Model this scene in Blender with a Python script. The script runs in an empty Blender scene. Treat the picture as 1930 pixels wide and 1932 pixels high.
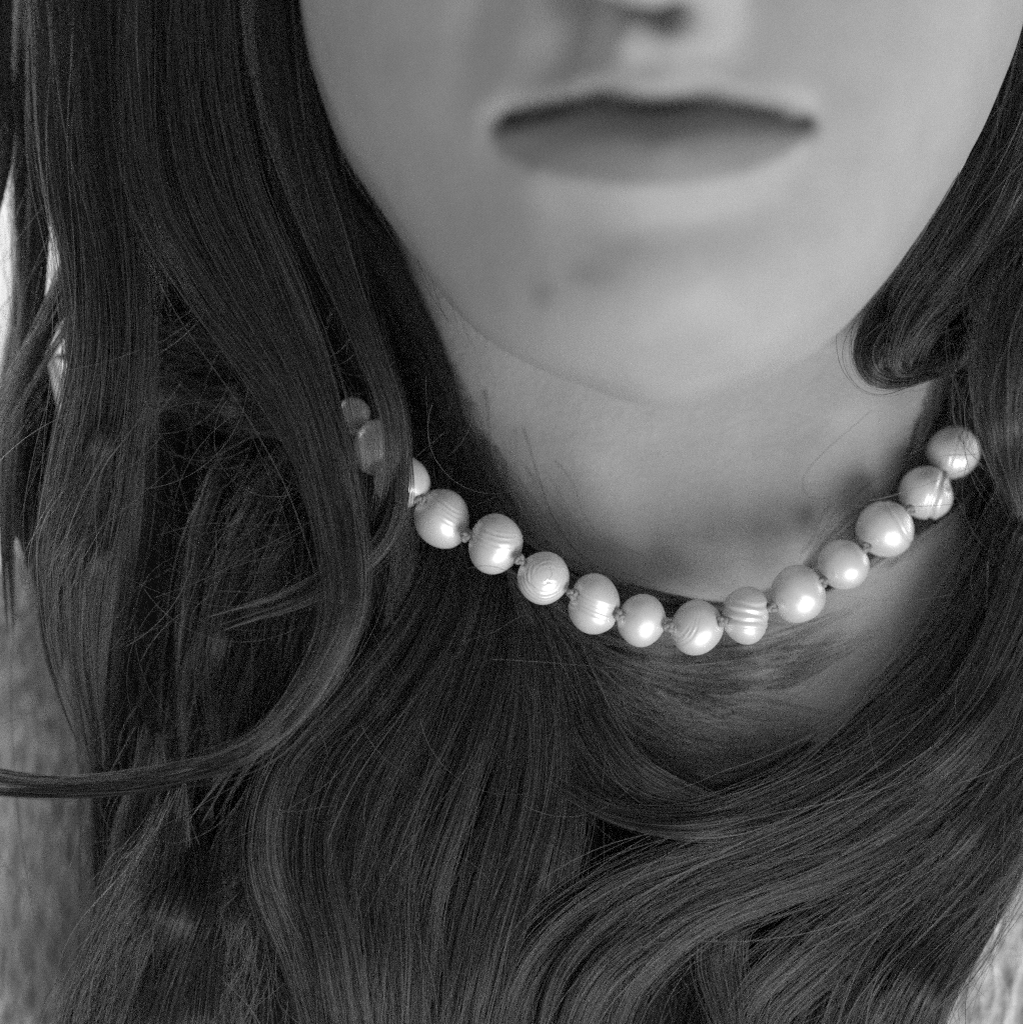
import bpy, math, random
import numpy as np
from mathutils import Vector

rng = np.random.default_rng(11)
random.seed(4)
C = bpy.context.scene.collection
sc = bpy.context.scene

# ------------------------------------------------------------------ camera, world, lamps
D = 0.40            # camera to pearl distance (m)
FW = 0.175          # width of the place seen at that distance (m)
S = FW / 1930.0     # metres per picture unit at the focus distance (1930 units across)
H0 = 1.30           # camera height

cd = bpy.data.cameras.new('camera')
cam = bpy.data.objects.new('camera', cd)
C.objects.link(cam)
cam.location = (0, -D, H0)
cam.rotation_euler = (math.radians(90), 0, 0)
cd.sensor_fit = 'HORIZONTAL'
cd.sensor_width = 36.0
cd.lens = 36.0 * D / FW
cd.clip_start = 0.01
cd.clip_end = 50
cd.dof.use_dof = True
cd.dof.focus_distance = D - 0.001
cd.dof.aperture_fstop = cd.lens / 16.0
sc.camera = cam

w = bpy.data.worlds.new('World')
sc.world = w
w.use_nodes = True
bg = w.node_tree.nodes['Background']
bg.inputs['Color'].default_value = (0.30, 0.30, 0.30, 1)
bg.inputs['Strength'].default_value = 0.95


def area(name, loc, target, sx, sy, power):
    ld = bpy.data.lights.new(name, 'AREA')
    ld.shape = 'RECTANGLE'
    ld.size, ld.size_y, ld.energy = sx, sy, power
    o = bpy.data.objects.new(name, ld)
    C.objects.link(o)
    o.location = loc
    o.rotation_euler = (Vector(target) - Vector(loc)).to_track_quat('-Z', 'Y').to_euler()
    return o


tgt = (0.01, 0, H0 - 0.01)
# one window of two panes, low and to the right behind the camera
area('window_light', (0.28, -0.72, H0 - 0.66), tgt, 0.29, 0.50, 4.7)
area('window_light', (0.56, -0.60, H0 - 0.62), tgt, 0.29, 0.50, 4.7)
# a second, smaller opening off to the right and slightly behind
area('side_light', (0.95, 0.30, H0 + 0.15), tgt, 0.25, 0.40, 1.6)
# added lamp, no source seen, to brighten the wall behind
area('wall_fill', (-0.9, 0.35, H0 + 0.5), (-0.5, 1.3, H0), 0.5, 0.5, 10.0)

sc.view_settings.view_transform = 'Standard'
sc.view_settings.look = 'None'
sc.view_settings.exposure = 0.0
sc.view_settings.gamma = 1.0
sc.cycles.use_denoising = False
sc.cycles.use_adaptive_sampling = True
sc.cycles.adaptive_threshold = 0.045
sc.cycles.adaptive_min_samples = 24
sc.cycles.max_bounces = 8
sc.cycles.diffuse_bounces = 3
sc.cycles.glossy_bounces = 4
sc.cycles.transmission_bounces = 4
sc.cycles.caustics_reflective = False
sc.cycles.caustics_refractive = False
try:
    sc.cycles_curves.shape = 'RIBBONS'
    sc.cycles_curves.subdivisions = 2
except Exception:
    pass


# ------------------------------------------------------------------ helpers
def P(u, v, d):
    """a point seen at (u, v) of the 1930-unit picture, d metres behind the pearls"""
    k = S * (D + d) / D
    return np.array([(u - 965.0) * k, d, H0 + (966.0 - v) * k])


def link(o, parent=None):
    C.objects.link(o)
    if parent is not None:
        o.parent = parent
    return o


def mesh_obj(name, verts, faces, mat, parent=None, smooth=True):
    me = bpy.data.meshes.new(name)
    me.from_pydata([tuple(map(float, p)) for p in verts], [], faces)
    me.update()
    if smooth:
        me.polygons.foreach_set('use_smooth', [True] * len(me.polygons))
    me.materials.append(mat)
    return link(bpy.data.objects.new(name, me), parent)


def new_mat(name):
    m = bpy.data.materials.new(name)
    m.use_nodes = True
    nt = m.node_tree
    return m, nt, nt.nodes['Principled BSDF']


def N(nt, t, **kw):
    n = nt.nodes.new(t)
    for k, v in kw.items():
        setattr(n, k, v)
    return n


# ------------------------------------------------------------------ materials
def skin_mat():
    m, nt, b = new_mat('skin')
    L = nt.links
    tc = N(nt, 'ShaderNodeTexCoord')
    n1 = N(nt, 'ShaderNodeTexNoise'); n1.inputs['Scale'].default_value = 70; n1.inputs['Detail'].default_value = 8; n1.inputs['Roughness'].default_value = 0.7
    L.new(tc.outputs['Object'], n1.inputs['Vector'])
    n2 = N(nt, 'ShaderNodeTexNoise'); n2.inputs['Scale'].default_value = 700; n2.inputs['Detail'].default_value = 3
    L.new(tc.outputs['Object'], n2.inputs['Vector'])
    r1 = N(nt, 'ShaderNodeMapRange'); r1.inputs[3].default_value = 0.375; r1.inputs[4].default_value = 0.45
    r1.inputs[1].default_value = 0.3; r1.inputs[2].default_value = 0.7
    L.new(n1.outputs[0], r1.inputs[0])
    at = N(nt, 'ShaderNodeAttribute', attribute_name='lip_and_shade')  # lip pigment plus the shade painted into the mouth parting
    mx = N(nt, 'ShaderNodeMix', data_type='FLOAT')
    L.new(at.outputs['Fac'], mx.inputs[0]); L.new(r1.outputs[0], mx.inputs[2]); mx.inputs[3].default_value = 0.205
    at2 = N(nt, 'ShaderNodeAttribute', attribute_name='blemish')
    mx2 = N(nt, 'ShaderNodeMix', data_type='FLOAT')
    L.new(at2.outputs['Fac'], mx2.inputs[0]); L.new(mx.outputs[0], mx2.inputs[2]); mx2.inputs[3].default_value = 0.15
    cc = N(nt, 'ShaderNodeCombineColor')
    for i in range(3):
        L.new(mx2.outputs[0], cc.inputs[i])
    L.new(cc.outputs[0], b.inputs['Base Color'])
    bp = N(nt, 'ShaderNodeBump'); bp.inputs['Strength'].default_value = 0.25; bp.inputs['Distance'].default_value = 0.0006
    L.new(n2.outputs[0], bp.inputs['Height']); L.new(bp.outputs[0], b.inputs['Normal'])
    b.inputs['Roughness'].default_value = 0.55
    b.inputs['Specular IOR Level'].default_value = 0.3
    b.inputs['Subsurface Weight'].default_value = 0.25
    b.inputs['Subsurface Radius'].default_value = (1, 1, 1)
    b.inputs['Subsurface Scale'].default_value = 0.003
    return m


def hair_mat():
    m = bpy.data.materials.new('hair')
    m.use_nodes = True
    nt = m.node_tree
    L = nt.links
    nt.nodes.clear()
    out = N(nt, 'ShaderNodeOutputMaterial')
    h = N(nt, 'ShaderNodeBsdfHairPrincipled')
    h.parametrization = 'COLOR'
    hi = N(nt, 'ShaderNodeHairInfo')
    pw = N(nt, 'ShaderNodeMath', operation='POWER'); pw.inputs[1].default_value = 3.4
    L.new(hi.outputs['Random'], pw.inputs[0])
    r = N(nt, 'ShaderNodeMapRange'); r.inputs[3].default_value = 0.003; r.inputs[4].default_value = 0.125
    L.new(pw.outputs[0], r.inputs[0])
    cc = N(nt, 'ShaderNodeCombineColor')
    for i in range(3):
        L.new(r.outputs[0], cc.inputs[i])
    L.new(cc.outputs[0], h.inputs['Color'])
    h.inputs['Roughness'].default_value = 0.28
    h.inputs['Radial Roughness'].default_value = 0.45
    h.inputs['Random Roughness'].default_value = 0.3
    L.new(h.outputs[0], out.inputs['Surface'])
    return m


def hair_core_mat():
    m, nt, b = new_mat('hair_core_shade')
    b.inputs['Base Color'].default_value = (0.010, 0.010, 0.010, 1)  # near-black core colour stands in for shade between the strands
    b.inputs['Roughness'].default_value = 0.7
    b.inputs['Specular IOR Level'].default_value = 0.1
    return m


def pearl_mat():
    m, nt, b = new_mat('pearl')
    L = nt.links
    tc = N(nt, 'ShaderNodeTexCoord')
    oi = N(nt, 'ShaderNodeObjectInfo')
    n1 = N(nt, 'ShaderNodeTexNoise', noise_dimensions='4D'); n1.inputs['Scale'].default_value = 260; n1.inputs['Detail'].default_value = 5
    L.new(tc.outputs['Object'], n1.inputs['Vector']); L.new(oi.outputs['Random'], n1.inputs['W'])
    r1 = N(nt, 'ShaderNodeMapRange'); r1.inputs[3].default_value = 0.70; r1.inputs[4].default_value = 0.86
    L.new(n1.outputs[0], r1.inputs[0])
    cc = N(nt, 'ShaderNodeCombineColor')
    for i in range(3):
        L.new(r1.outputs[0], cc.inputs[i])
    L.new(cc.outputs[0], b.inputs['Base Color'])
    n2 = N(nt, 'ShaderNodeTexNoise'); n2.inputs['Scale'].default_value = 520; n2.inputs['Detail'].default_value = 7
    L.new(tc.outputs['Object'], n2.inputs['Vector'])
    bp = N(nt, 'ShaderNodeBump'); bp.inputs['Strength'].default_value = 0.16; bp.inputs['Distance'].default_value = 0.0003
    L.new(n2.outputs[0], bp.inputs['Height']); L.new(bp.outputs[0], b.inputs['Normal'])
    b.inputs['Metallic'].default_value = 0.30
    b.inputs['Roughness'].default_value = 0.40
    b.inputs['Specular IOR Level'].default_value = 0.75
    b.inputs['Coat Weight'].default_value = 0.22
    b.inputs['Coat Roughness'].default_value = 0.18
    b.inputs['Subsurface Weight'].default_value = 0.15
    b.inputs['Subsurface Radius'].default_value = (1, 1, 1)
    b.inputs['Subsurface Scale'].default_value = 0.001
    return m


def simple_mat(name, c, rough=0.8, nscale=400, lo=0.8, hi=1.2, bump=0.3, stretch=(1, 1, 1), bdist=0.0005):
    m, nt, b = new_mat(name)
    L = nt.links
    tc = N(nt, 'ShaderNodeTexCoord')
    mp = N(nt, 'ShaderNodeMapping'); mp.inputs['Scale'].default_value = stretch
    L.new(tc.outputs['Object'], mp.inputs[0])
    n1 = N(nt, 'ShaderNodeTexNoise'); n1.inputs['Scale'].default_value = nscale; n1.inputs['Detail'].default_value = 6
    L.new(mp.outputs[0], n1.inputs['Vector'])
    r1 = N(nt, 'ShaderNodeMapRange'); r1.inputs[1].default_value = 0.3; r1.inputs[2].default_value = 0.7
    r1.inputs[3].default_value = c * lo; r1.inputs[4].default_value = c * hi
    L.new(n1.outputs[0], r1.inputs[0])
    cc = N(nt, 'ShaderNodeCombineColor')
    for i in range(3):
        L.new(r1.outputs[0], cc.inputs[i])
    L.new(cc.outputs[0], b.inputs['Base Color'])
    bp = N(nt, 'ShaderNodeBump'); bp.inputs['Strength'].default_value = bump; bp.inputs['Distance'].default_value = bdist
    L.new(n1.outputs[0], bp.inputs['Height']); L.new(bp.outputs[0], b.inputs['Normal'])
    b.inputs['Roughness'].default_value = rough
    b.inputs['Specular IOR Level'].default_value = 0.2
    return m


SKIN, HAIR, CORE, PEARL = skin_mat(), hair_mat(), hair_core_mat(), pearl_mat()
SILK = simple_mat('silk_thread', 0.34, 0.7, 2500, 0.6, 1.2, 0.6)
KNIT = simple_mat('soft_knit', 0.58, 0.9, 300, 0.40, 1.25, 0.8, (1.6, 1, 0.5), 0.004)
WALL = simple_mat('painted_wall', 0.85, 0.9, 8, 0.97, 1.03, 0.1)


# ------------------------------------------------------------------ the room behind
def backdrop():
    x0, x1, z0, z1, y0, y1 = -2.0, 2.0, 0.0, 2.6, 1.3, 1.4
    v = [(x0, y0, z0), (x1, y0, z0), (x1, y1, z0), (x0, y1, z0), (x0, y0, z1), (x1, y0, z1), (x1, y1, z1), (x0, y1, z1)]
    f = [(0, 3, 2, 1), (4, 5, 6, 7), (0, 1, 5, 4), (1, 2, 6, 5), (2, 3, 7, 6), (3, 0, 4, 7)]
    o = mesh_obj('wall', v, f, WALL, smooth=False)
    o['kind'] = 'structure'


backdrop()


# ------------------------------------------------------------------ surface from a field
def surface_nets(F, org, h):
    nx, ny, nz = F.shape
    ins = F < 0
    c = np.zeros((nx - 1, ny - 1, nz - 1), np.uint8)
    for i in (0, 1):
        for j in (0, 1):
            for k in (0, 1):
                c += ins[i:nx - 1 + i, j:ny - 1 + j, k:nz - 1 + k]
    act = (c > 0) & (c < 8)
    ii, jj, kk = np.nonzero(act)
    idx = -np.ones(act.shape, np.int64)
    idx[ii, jj, kk] = np.arange(len(ii))
    acc = np.zeros((len(ii), 3)); cnt = np.zeros(len(ii))
    for ax in range(3):
        o1, o2 = [a for a in range(3) if a != ax]
        for p in (0, 1):
            for q in (0, 1):
                off = [0, 0, 0]; off[o1] = p; off[o2] = q
                off2 = list(off); off2[ax] = 1
                fa = F[ii + off[0], jj + off[1], kk + off[2]]
                fb = F[ii + off2[0], jj + off2[1], kk + off2[2]]
                m = (fa < 0) != (fb < 0)
                t = np.where(m, fa / np.where(m, fa - fb, 1), 0)
                pos = np.array(off, float)[None, :].repeat(len(ii), 0)
                pos[:, ax] = t
                acc[m] += pos[m]; cnt[m] += 1
    V = (np.stack([ii, jj, kk], 1) + acc / cnt[:, None]) * h + np.array(org)
    quads = []
    for ax in range(3):
        o1, o2 = [(1, 2), (2, 0), (0, 1)][ax]
        sl_a = [slice(None)] * 3; sl_b = [slice(None)] * 3
        sl_a[ax] = slice(0, -1); sl_b[ax] = slice(1, None)
        A, B = ins[tuple(sl_a)], ins[tuple(sl_b)]
        e = np.argwhere(A != B)
        e = e[(e[:, o1] > 0) & (e[:, o2] > 0) & (e[:, o1] < F.shape[o1] - 1) & (e[:, o2] < F.shape[o2] - 1)]
        inside_first = A[e[:, 0], e[:, 1], e[:, 2]]
        def cell(d1, d2):
            q = e.copy(); q[:, o1] -= d1; q[:, o2] -= d2
            return idx[q[:, 0], q[:, 1], q[:, 2]]
        qd = np.stack([cell(1, 1), cell(0, 1), cell(0, 0), cell(1, 0)], 1)
        qd[~inside_first] = qd[~inside_first][:, ::-1]
        quads.append(qd)
    return V, np.concatenate(quads)


def relax(V, Q, it=2, lam=0.5):
    e = np.concatenate([Q[:, [0, 1]], Q[:, [1, 2]], Q[:, [2, 3]], Q[:, [3, 0]]])
    for _ in range(it):
        s = np.zeros_like(V); n = np.zeros(len(V))
        np.add.at(s, e[:, 0], V[e[:, 1]]); np.add.at(n, e[:, 0], 1)
        np.add.at(s, e[:, 1], V[e[:, 0]]); np.add.at(n, e[:, 1], 1)
        V = V + lam * (s / n[:, None] - V)
    return V


def smin(a, b, k):
    h = np.clip(0.5 + 0.5 * (b - a) / k, 0, 1)
    return b + (a - b) * h - k * h * (1 - h)


def smax(a, b, k):
    return -smin(-a, -b, k)


def ss(e0, e1, x):
    t = np.clip((x - e0) / (e1 - e0), 0, 1)
    return t * t * (3 - 2 * t)


# ------------------------------------------------------------------ the person: face, neck and chest in one surface
# rows: height v, left and right outline, depth of the outline, depth of the front
FACE = np.array([
    (-1000, 1150, 1250, .080, .010), (-960, 950, 1480, .080, -.005), (-850, 760, 1680, .075, -.02), (-600, 600, 1860, .065, -.036),
    (-300, 550, 1930, .055, -.040), (0, 568, 1917, .046, -.0395), (130, 588, 1886, .042, -.0395), (280, 640, 1826, .034, -.0385),
    (430, 742, 1738, .025, -.0375), (520, 806, 1676, .017, -.0375), (600, 866, 1610, .009, -.0365), (650, 925, 1556, .003, -.0345),
    (684, 985, 1508, -.002, -.031), (712, 1050, 1456, -.005, -.027), (731, 1108, 1404, -.007, -.022), (743, 1160, 1352, -.008, -.017),
    (749, 1205, 1300, -.009, -.012)], float)
FD = -.018          # the head is held forward of the necklace
FACE[:, 3:] += FD
MOUTH = np.array([(915, 232), (960, 224), (1010, 216), (1060, 205), (1110, 190), (1150, 185), (1190, 197), (1235, 203), (1290, 196), (1330, 187), (1380, 194), (1440, 208), (1500, 218), (1550, 222)], float)
UPPER = np.array([(915, 230), (980, 180), (1050, 135), (1130, 98), (1170, 104), (1215, 122), (1260, 106), (1310, 92), (1390, 125), (1480, 180), (1550, 220)], float)
LOWER = np.array([(915, 250), (940, 285), (1000, 322), (1100, 343), (1200, 352), (1300, 346), (1400, 328), (1480, 295), (1530, 258), (1552, 232)], float)


def field(X, Y, Z):
    k = S * (1 + Y / D)
    U = 965 + X / k
    V = 966 - (Z - H0) / k
    # face table resampled against true height
    ks = S * (1 + FACE[:, 3] / D)
    fz = H0 + (966 - FACE[:, 0]) * ks
    fl = (FACE[:, 1] - 965) * ks
    fr = (FACE[:, 2] - 965) * ks
    o = np.argsort(fz)
    z1 = Z[0, 0, :]
    cx = np.interp(z1, fz[o], ((fl + fr) / 2)[o])
    hw = np.interp(z1, fz[o], ((fr - fl) / 2)[o])
    yc = np.interp(z1, fz[o], FACE[o, 3])
    yf = np.interp(z1, fz[o], FACE[o, 4])
    zb = fz.min(); zt = fz.max()
    hw = np.where(z1 < zb, 0.0005, np.where(z1 > zt, 0.0005, hw))
    # soften the table
    ker = np.exp(-0.5 * (np.arange(-4, 5) / 1.6) ** 2); ker /= ker.sum()
    sm = lambda a: np.convolve(np.pad(a, 4, mode='edge'), ker, 'valid')
    cx, hw, yc, yf = sm(cx), np.maximum(sm(hw), 5e-4), sm(yc), sm(yf)
    bf = np.maximum(yc - yf, 0.003)
    bb = np.interp(z1, [zb, zb + .03, zb + .08, zt - .05, zt], [.02, .05, .12, .13, .01])
    p = np.interp(z1, [zb, zb + 0.02, zb + .05], [2.0, 2.15, 2.25])
    dx = np.abs(X - cx) / hw
    dy = np.where(Y < yc, (yc - Y) / bf, (Y - yc) / bb)
    q = (dx ** p + dy ** p) ** (1 / p)
    head = (q - 1) * np.minimum(hw, bf) * 0.9
    zc = zb - 0.0006
    head = np.maximum(head, zc - Z)
    head = np.maximum(head, Z - zt)

    front = ss(-0.006, -0.028, Y)
    g = lambda c, s_: np.exp(-0.5 * ((c) / s_) ** 2)
    vm = np.interp(U, MOUTH[:, 0], MOUTH[:, 1])
    vu = np.interp(U, UPPER[:, 0], UPPER[:, 1])
    vl = np.interp(U, LOWER[:, 0], LOWER[:, 1])
    inm = ss(905, 960, U) * ss(1565, 1505, U)
    span = np.sin(np.clip((U - 905) / 660, 0, 1) * np.pi)
    h = np.zeros_like(X)
    # dental arch and lips
    h += 0.0045 * g(U - 1230, 260) * g(V - 210, 190)
    up = np.clip((V - vu) / np.maximum(vm - vu, 12), -1, 1.3)
    h += 0.0008 * span * ss(-0.9, 0.7, up) * ss(1.25, 0.85, up) * ss(900, 980, U) * ss(1570, 1490, U)
    lo = np.clip((V - vm) / np.maximum(vl - vm, 12), -0.5, 1.6)
    h += 0.0036 * span * ss(0.0, 0.50, lo) * ss(1.7, 0.70, lo)
    gr = 12 + 5 * (g(U - 1145, 30) + g(U - 1330, 30))
    h -= 0.0046 * inm * g(V - vm - 4, gr)
    h -= 0.0012 * g(U - 950, 36) * g(V - 262, 40)
    # philtrum, fold beside the nose, chin
    h -= 0.0022 * g(U - 1208 - (V - 90) * 0.15, 26) * ss(60, 85, V) * ss(140, 110, V)
    h += 0.0008 * (g(U - 1160, 22) + g(U - 1262, 22)) * ss(50, 85, V) * ss(130, 100, V)
    fold = 905 - (V - 60) * 0.20
    h -= 0.0016 * g(U - fold, 38) * ss(-200, -20, V) * ss(330, 150, V)
    h += 0.0014 * g(U - 905, 45) * g(V - 195, 60)
    fold2 = 1560 + (V - 60) * 0.22
    h -= 0.0008 * g(U - fold2, 40) * ss(-200, -20, V) * ss(260, 120, V)
    h -= 0.0007 * g(V - 405 + ((U - 1230) / 60) ** 2 * 0.8, 40) * g(U - 1225, 190)
    h += 0.0030 * g(U - 1255, 170) * g(V - 600, 120)
    h += 0.0012 * g(U - 985, 60) * g(V - 400, 90)
    h -= 0.0018 * g((U - 1090) * .56 + (V - 85) * .83, 40) * g((U - 1090) * .83 - (V - 85) * .56, 70)
    head = head - h * front

    # nose
    def ball(u, v, d, r):
        c = P(u, v, d)
        return np.sqrt((X - c[0]) ** 2 + (Y - c[1]) ** 2 + (Z - c[2]) ** 2) - r

    def caps(a, b, ra, rb):
        ab = b - a
        t = np.clip(((X - a[0]) * ab[0] + (Y - a[1]) * ab[1] + (Z - a[2]) * ab[2]) / ab.dot(ab), 0, 1)
        return np.sqrt((X - a[0] - t * ab[0]) ** 2 + (Y - a[1] - t * ab[1]) ** 2 + (Z - a[2] - t * ab[2]) ** 2) - (ra + (rb - ra) * t)

    nose = smin(ball(1180, -128, -.0630 + FD, .0100), caps(P(1190, -115, -.0575 + FD), P(1222, -620, -.040 + FD), .0095, .0075), .008)
    nose = smin(nose, ball(1066, -84, -.0495 + FD, .0078), .006)
    nose = smin(nose, ball(1316, -34, -.0500 + FD, .0072), .006)
    nose = smin(nose, caps(P(1184, -60, -.0600 + FD), P(1198, 55, -.044 + FD), .0032, .0040), .005)
    head = smin(head, nose, .008)
    for (u, v, d) in ((1062, 42, -.0500 + FD), (1104, 22, -.0540 + FD), (1140, 2, -.0570 + FD), (1250, 44, -.0540 + FD)):
        a = P(u, v, d); b = a + np.array([0.0, 0.011, 0.009])
        head = smax(head, -caps(a, b, .0064 if u < 1200 else .0033, .0036), .004)

    # neck and chest
    a, b = P(1262, 500, .060), P(1330, 1230, .066)
    ab = b - a
    t = np.clip(((Z - a[2]) / ab[2]), -0.3, 1.3)
    nxc = a[0] + ab[0] * t; nyc = a[1] + ab[1] * t
    rn = .0500 + .004 * ss(0.6, 1.2, t) ** 2
    neck = (np.abs((X - nxc) * .90) ** 2.7 + np.abs((Y - nyc + .002) * 1.06) ** 2.7) ** (1 / 2.7) - rn
    # sinews of the throat
    neck -= 0.0014 * g(U - 1090 - (V - 800) * 0.32, 45) * ss(0.03, 0.0, Y - 0.02) * ss(700, 800, V)
    neck -= 0.0010 * g(U - 1560 + (V - 800) * 0.35, 45) * ss(0.03, 0.0, Y - 0.02) * ss(700, 800, V)
    neck += 0.0006 * (g(V - 818 + ((U - 1330) / 300) ** 2 * 18, 13) + g(V - 1052 + ((U - 1330) / 250) ** 2 * 40, 12)) * ss(0.03, 0.01, Y)
    neck = np.maximum(neck, (H0 - .055) - Z)
    neck = np.maximum(neck, Z - (H0 + .09))
    chest = ((np.abs(X - .020) / .190) ** 2.5 + (np.abs(Y - .098) / .076) ** 2.5 + (np.abs(Z - (H0 - .180)) / .178) ** 5) ** (1 / 2.6)
    chest = (chest - 1) * .09
    body = smin(neck, chest, .022)
    full = smin(head, body, .006)
    return full, chest, U, V


def grid(x, y, z, h):
    ax = [np.arange(a, b, h, dtype=np.float64) for a, b in (x, y, z)]
    return (*np.meshgrid(*ax, indexing='ij'), (ax[0][0], ax[1][0], ax[2][0]))


def close(F):
    for s in (np.s_[0], np.s_[-1], np.s_[:, 0], np.s_[:, -1], np.s_[:, :, 0], np.s_[:, :, -1]):
        F[s] = np.abs(F[s]) + 1e-4
    return F


hh = 0.0016
X, Y, Z, org = grid((-.135, .165), (-.096, .19), (H0 - .115, H0 + .200), hh)
F, _, _, _ = field(X, Y, Z)
Vb, Qb = surface_nets(close(F), org, hh)
Vb = relax(Vb, Qb, 3, 0.5)
# soften the fold where the chin passes into the throat
kk = S * (1 + Vb[:, 1] / D)
Ub = 965 + Vb[:, 0] / kk
Wb = 966 - (Vb[:, 2] - H0) / kk
jaw = np.interp(Ub, [780, 870, 960, 1050, 1150, 1260, 1400, 1500, 1570, 1640, 1730], [520, 610, 670, 722, 752, 757, 748, 712, 655, 575, 470])
wt = (np.exp(-0.5 * ((Wb - jaw - 12) / 30) ** 2) * (Vb[:, 1] < .05))[:, None]
for _ in range(6):
    Vb = Vb + wt * (relax(Vb, Qb, 4, 0.5) - Vb)
del X, Y, Z, F
person = mesh_obj('person', Vb, Qb.tolist(), SKIN)
person['label'] = 'person with long dark wavy hair and closed lips wearing a pearl necklace'
person['category'] = 'person'
kk = S * (1 + Vb[:, 1] / D)
Ub = 965 + Vb[:, 0] / kk
Wb = 966 - (Vb[:, 2] - H0) / kk
fr_ = (Vb[:, 1] < -0.014)
vu = np.interp(Ub, UPPER[:, 0], UPPER[:, 1]); vl = np.interp(Ub, LOWER[:, 0], LOWER[:, 1]); vm = np.interp(Ub, MOUTH[:, 0], MOUTH[:, 1])
lip_and_shade = ss(-8, 10, Wb - vu) * ss(8, -10, Wb - vl) * fr_ * ss(905, 935, Ub) * ss(1560, 1530, Ub)
lip_and_shade *= np.where(Wb < vm - 4, 0.30, 0.85)
parting_shade = np.exp(-0.5 * ((Wb - vm - 4) / 10) ** 2) * ss(905, 960, Ub) * ss(1560, 1490, Ub) * fr_  # dark tone painted along the parting in place of its shade
bl = np.zeros(len(Vb))
for (u, v, su, sv, a) in ((1022, 553, 22, 26, .50), (1112, 515, 42, 22, .42), (1170, 475, 60, 22, .22), (1000, 500, 60, 90, .20), (1090, 400, 70, 60, .12), (1390, 470, 40, 40, .06), (1560, 330, 50, 50, .07)):
    bl = np.maximum(bl, a * np.exp(-0.5 * (((Ub - u) / su) ** 2 + ((Wb - v) / sv) ** 2)) * fr_)
for nm, arr in (('lip_and_shade', np.maximum(lip_and_shade, parting_shade)), ('blemish', bl)):
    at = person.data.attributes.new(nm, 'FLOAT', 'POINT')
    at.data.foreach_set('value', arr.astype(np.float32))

# top of soft pale knit, a shell over the shoulders and chest
hs = 0.0024
X, Y, Z, org = grid((-.19, .23), (-.01, .21), (H0 - .20, H0 + .02), hs)
full, chest, U, V = field(X, Y, Z)
wob = .0011 * np.sin(X * 190 + 1.3 * np.sin(Z * 60)) + .0008 * np.sin(X * 90 - Z * 140)
neckline = (H0 - .062 + .046 * (np.abs(X - .008) / .085) ** 1.6)
Fs = np.maximum(smin(chest, full, .004) - .0045 - wob, (Z - neckline) * 0.8)
Vs, Qs = surface_nets(close(Fs), org, hs)
Vs = relax(Vs, Qs, 3, 0.5)
sweater = mesh_obj('sweater', Vs, Qs.tolist(), KNIT, person)
sweater['label'] = 'soft pale knitted top over the shoulders'
del X, Y, Z, full, chest, U, V, Fs


# ------------------------------------------------------------------ hair
def catmull(pts, m):
    pts = np.asarray(pts, float)
    seg = np.r_[0, np.cumsum(np.maximum(np.linalg.norm(np.diff(pts[:, :2], axis=0), axis=1), 1))]
    t = np.linspace(0, seg[-1], m)
    ext = np.vstack([2 * pts[0] - pts[1], pts, 2 * pts[-1] - pts[-2]])
    se = np.r_[-(seg[1] - seg[0]), seg, seg[-1] + (seg[-1] - seg[-2])]
    out = np.zeros((m, pts.shape[1]))
    i = np.clip(np.searchsorted(seg, t, side='right') - 1, 0, len(pts) - 2)
    x = ((t - seg[i]) / (seg[i + 1] - seg[i]))[:, None]
    p0, p1, p2, p3 = ext[i], ext[i + 1], ext[i + 2], ext[i + 3]
    t0, t1, t2, t3 = se[i][:, None], se[i + 1][:, None], se[i + 2][:, None], se[i + 3][:, None]
    m1 = (p2 - p0) / (t2 - t0) * (t2 - t1)
    m2 = (p3 - p1) / (t3 - t1) * (t2 - t1)
    out = (2 * x ** 3 - 3 * x ** 2 + 1) * p1 + (x ** 3 - 2 * x ** 2 + x) * m1 + (-2 * x ** 3 + 3 * x ** 2) * p2 + (x ** 3 - x ** 2) * m2
    return out


def curves_obj(name, pos, rad, parent, mat):
    """pos n x m x 3, rad n x m"""
    n, m = pos.shape[:2]
    cu = bpy.data.hair_curves.new(name)
    cu.add_curves([m] * n)
    cu.attributes['position'].data.foreach_set('vector', pos.astype(np.float32).ravel())
    ra = cu.attributes.get('radius') or cu.attributes.new('radius', 'FLOAT', 'POINT')
    ra.data.foreach_set('value', rad.astype(np.float32).ravel())
    cu.materials.append(mat)
    return link(bpy.data.objects.new(name, cu), parent)


def wave(n, m, amp, fmin, fmax):
    t = np.linspace(0, 1, m)[None, :]
    out = np.zeros((n, m))
    for _ in range(3):
        f = rng.uniform(fmin, fmax, (n, 1)); ph = rng.uniform(0, 6.283, (n, 1))
        out += rng.normal(0, 1, (n, 1)) * np.sin(6.283 * f * t + ph)
    return out * amp / 1.7


HR = 0.000038
NL = [0]


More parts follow.
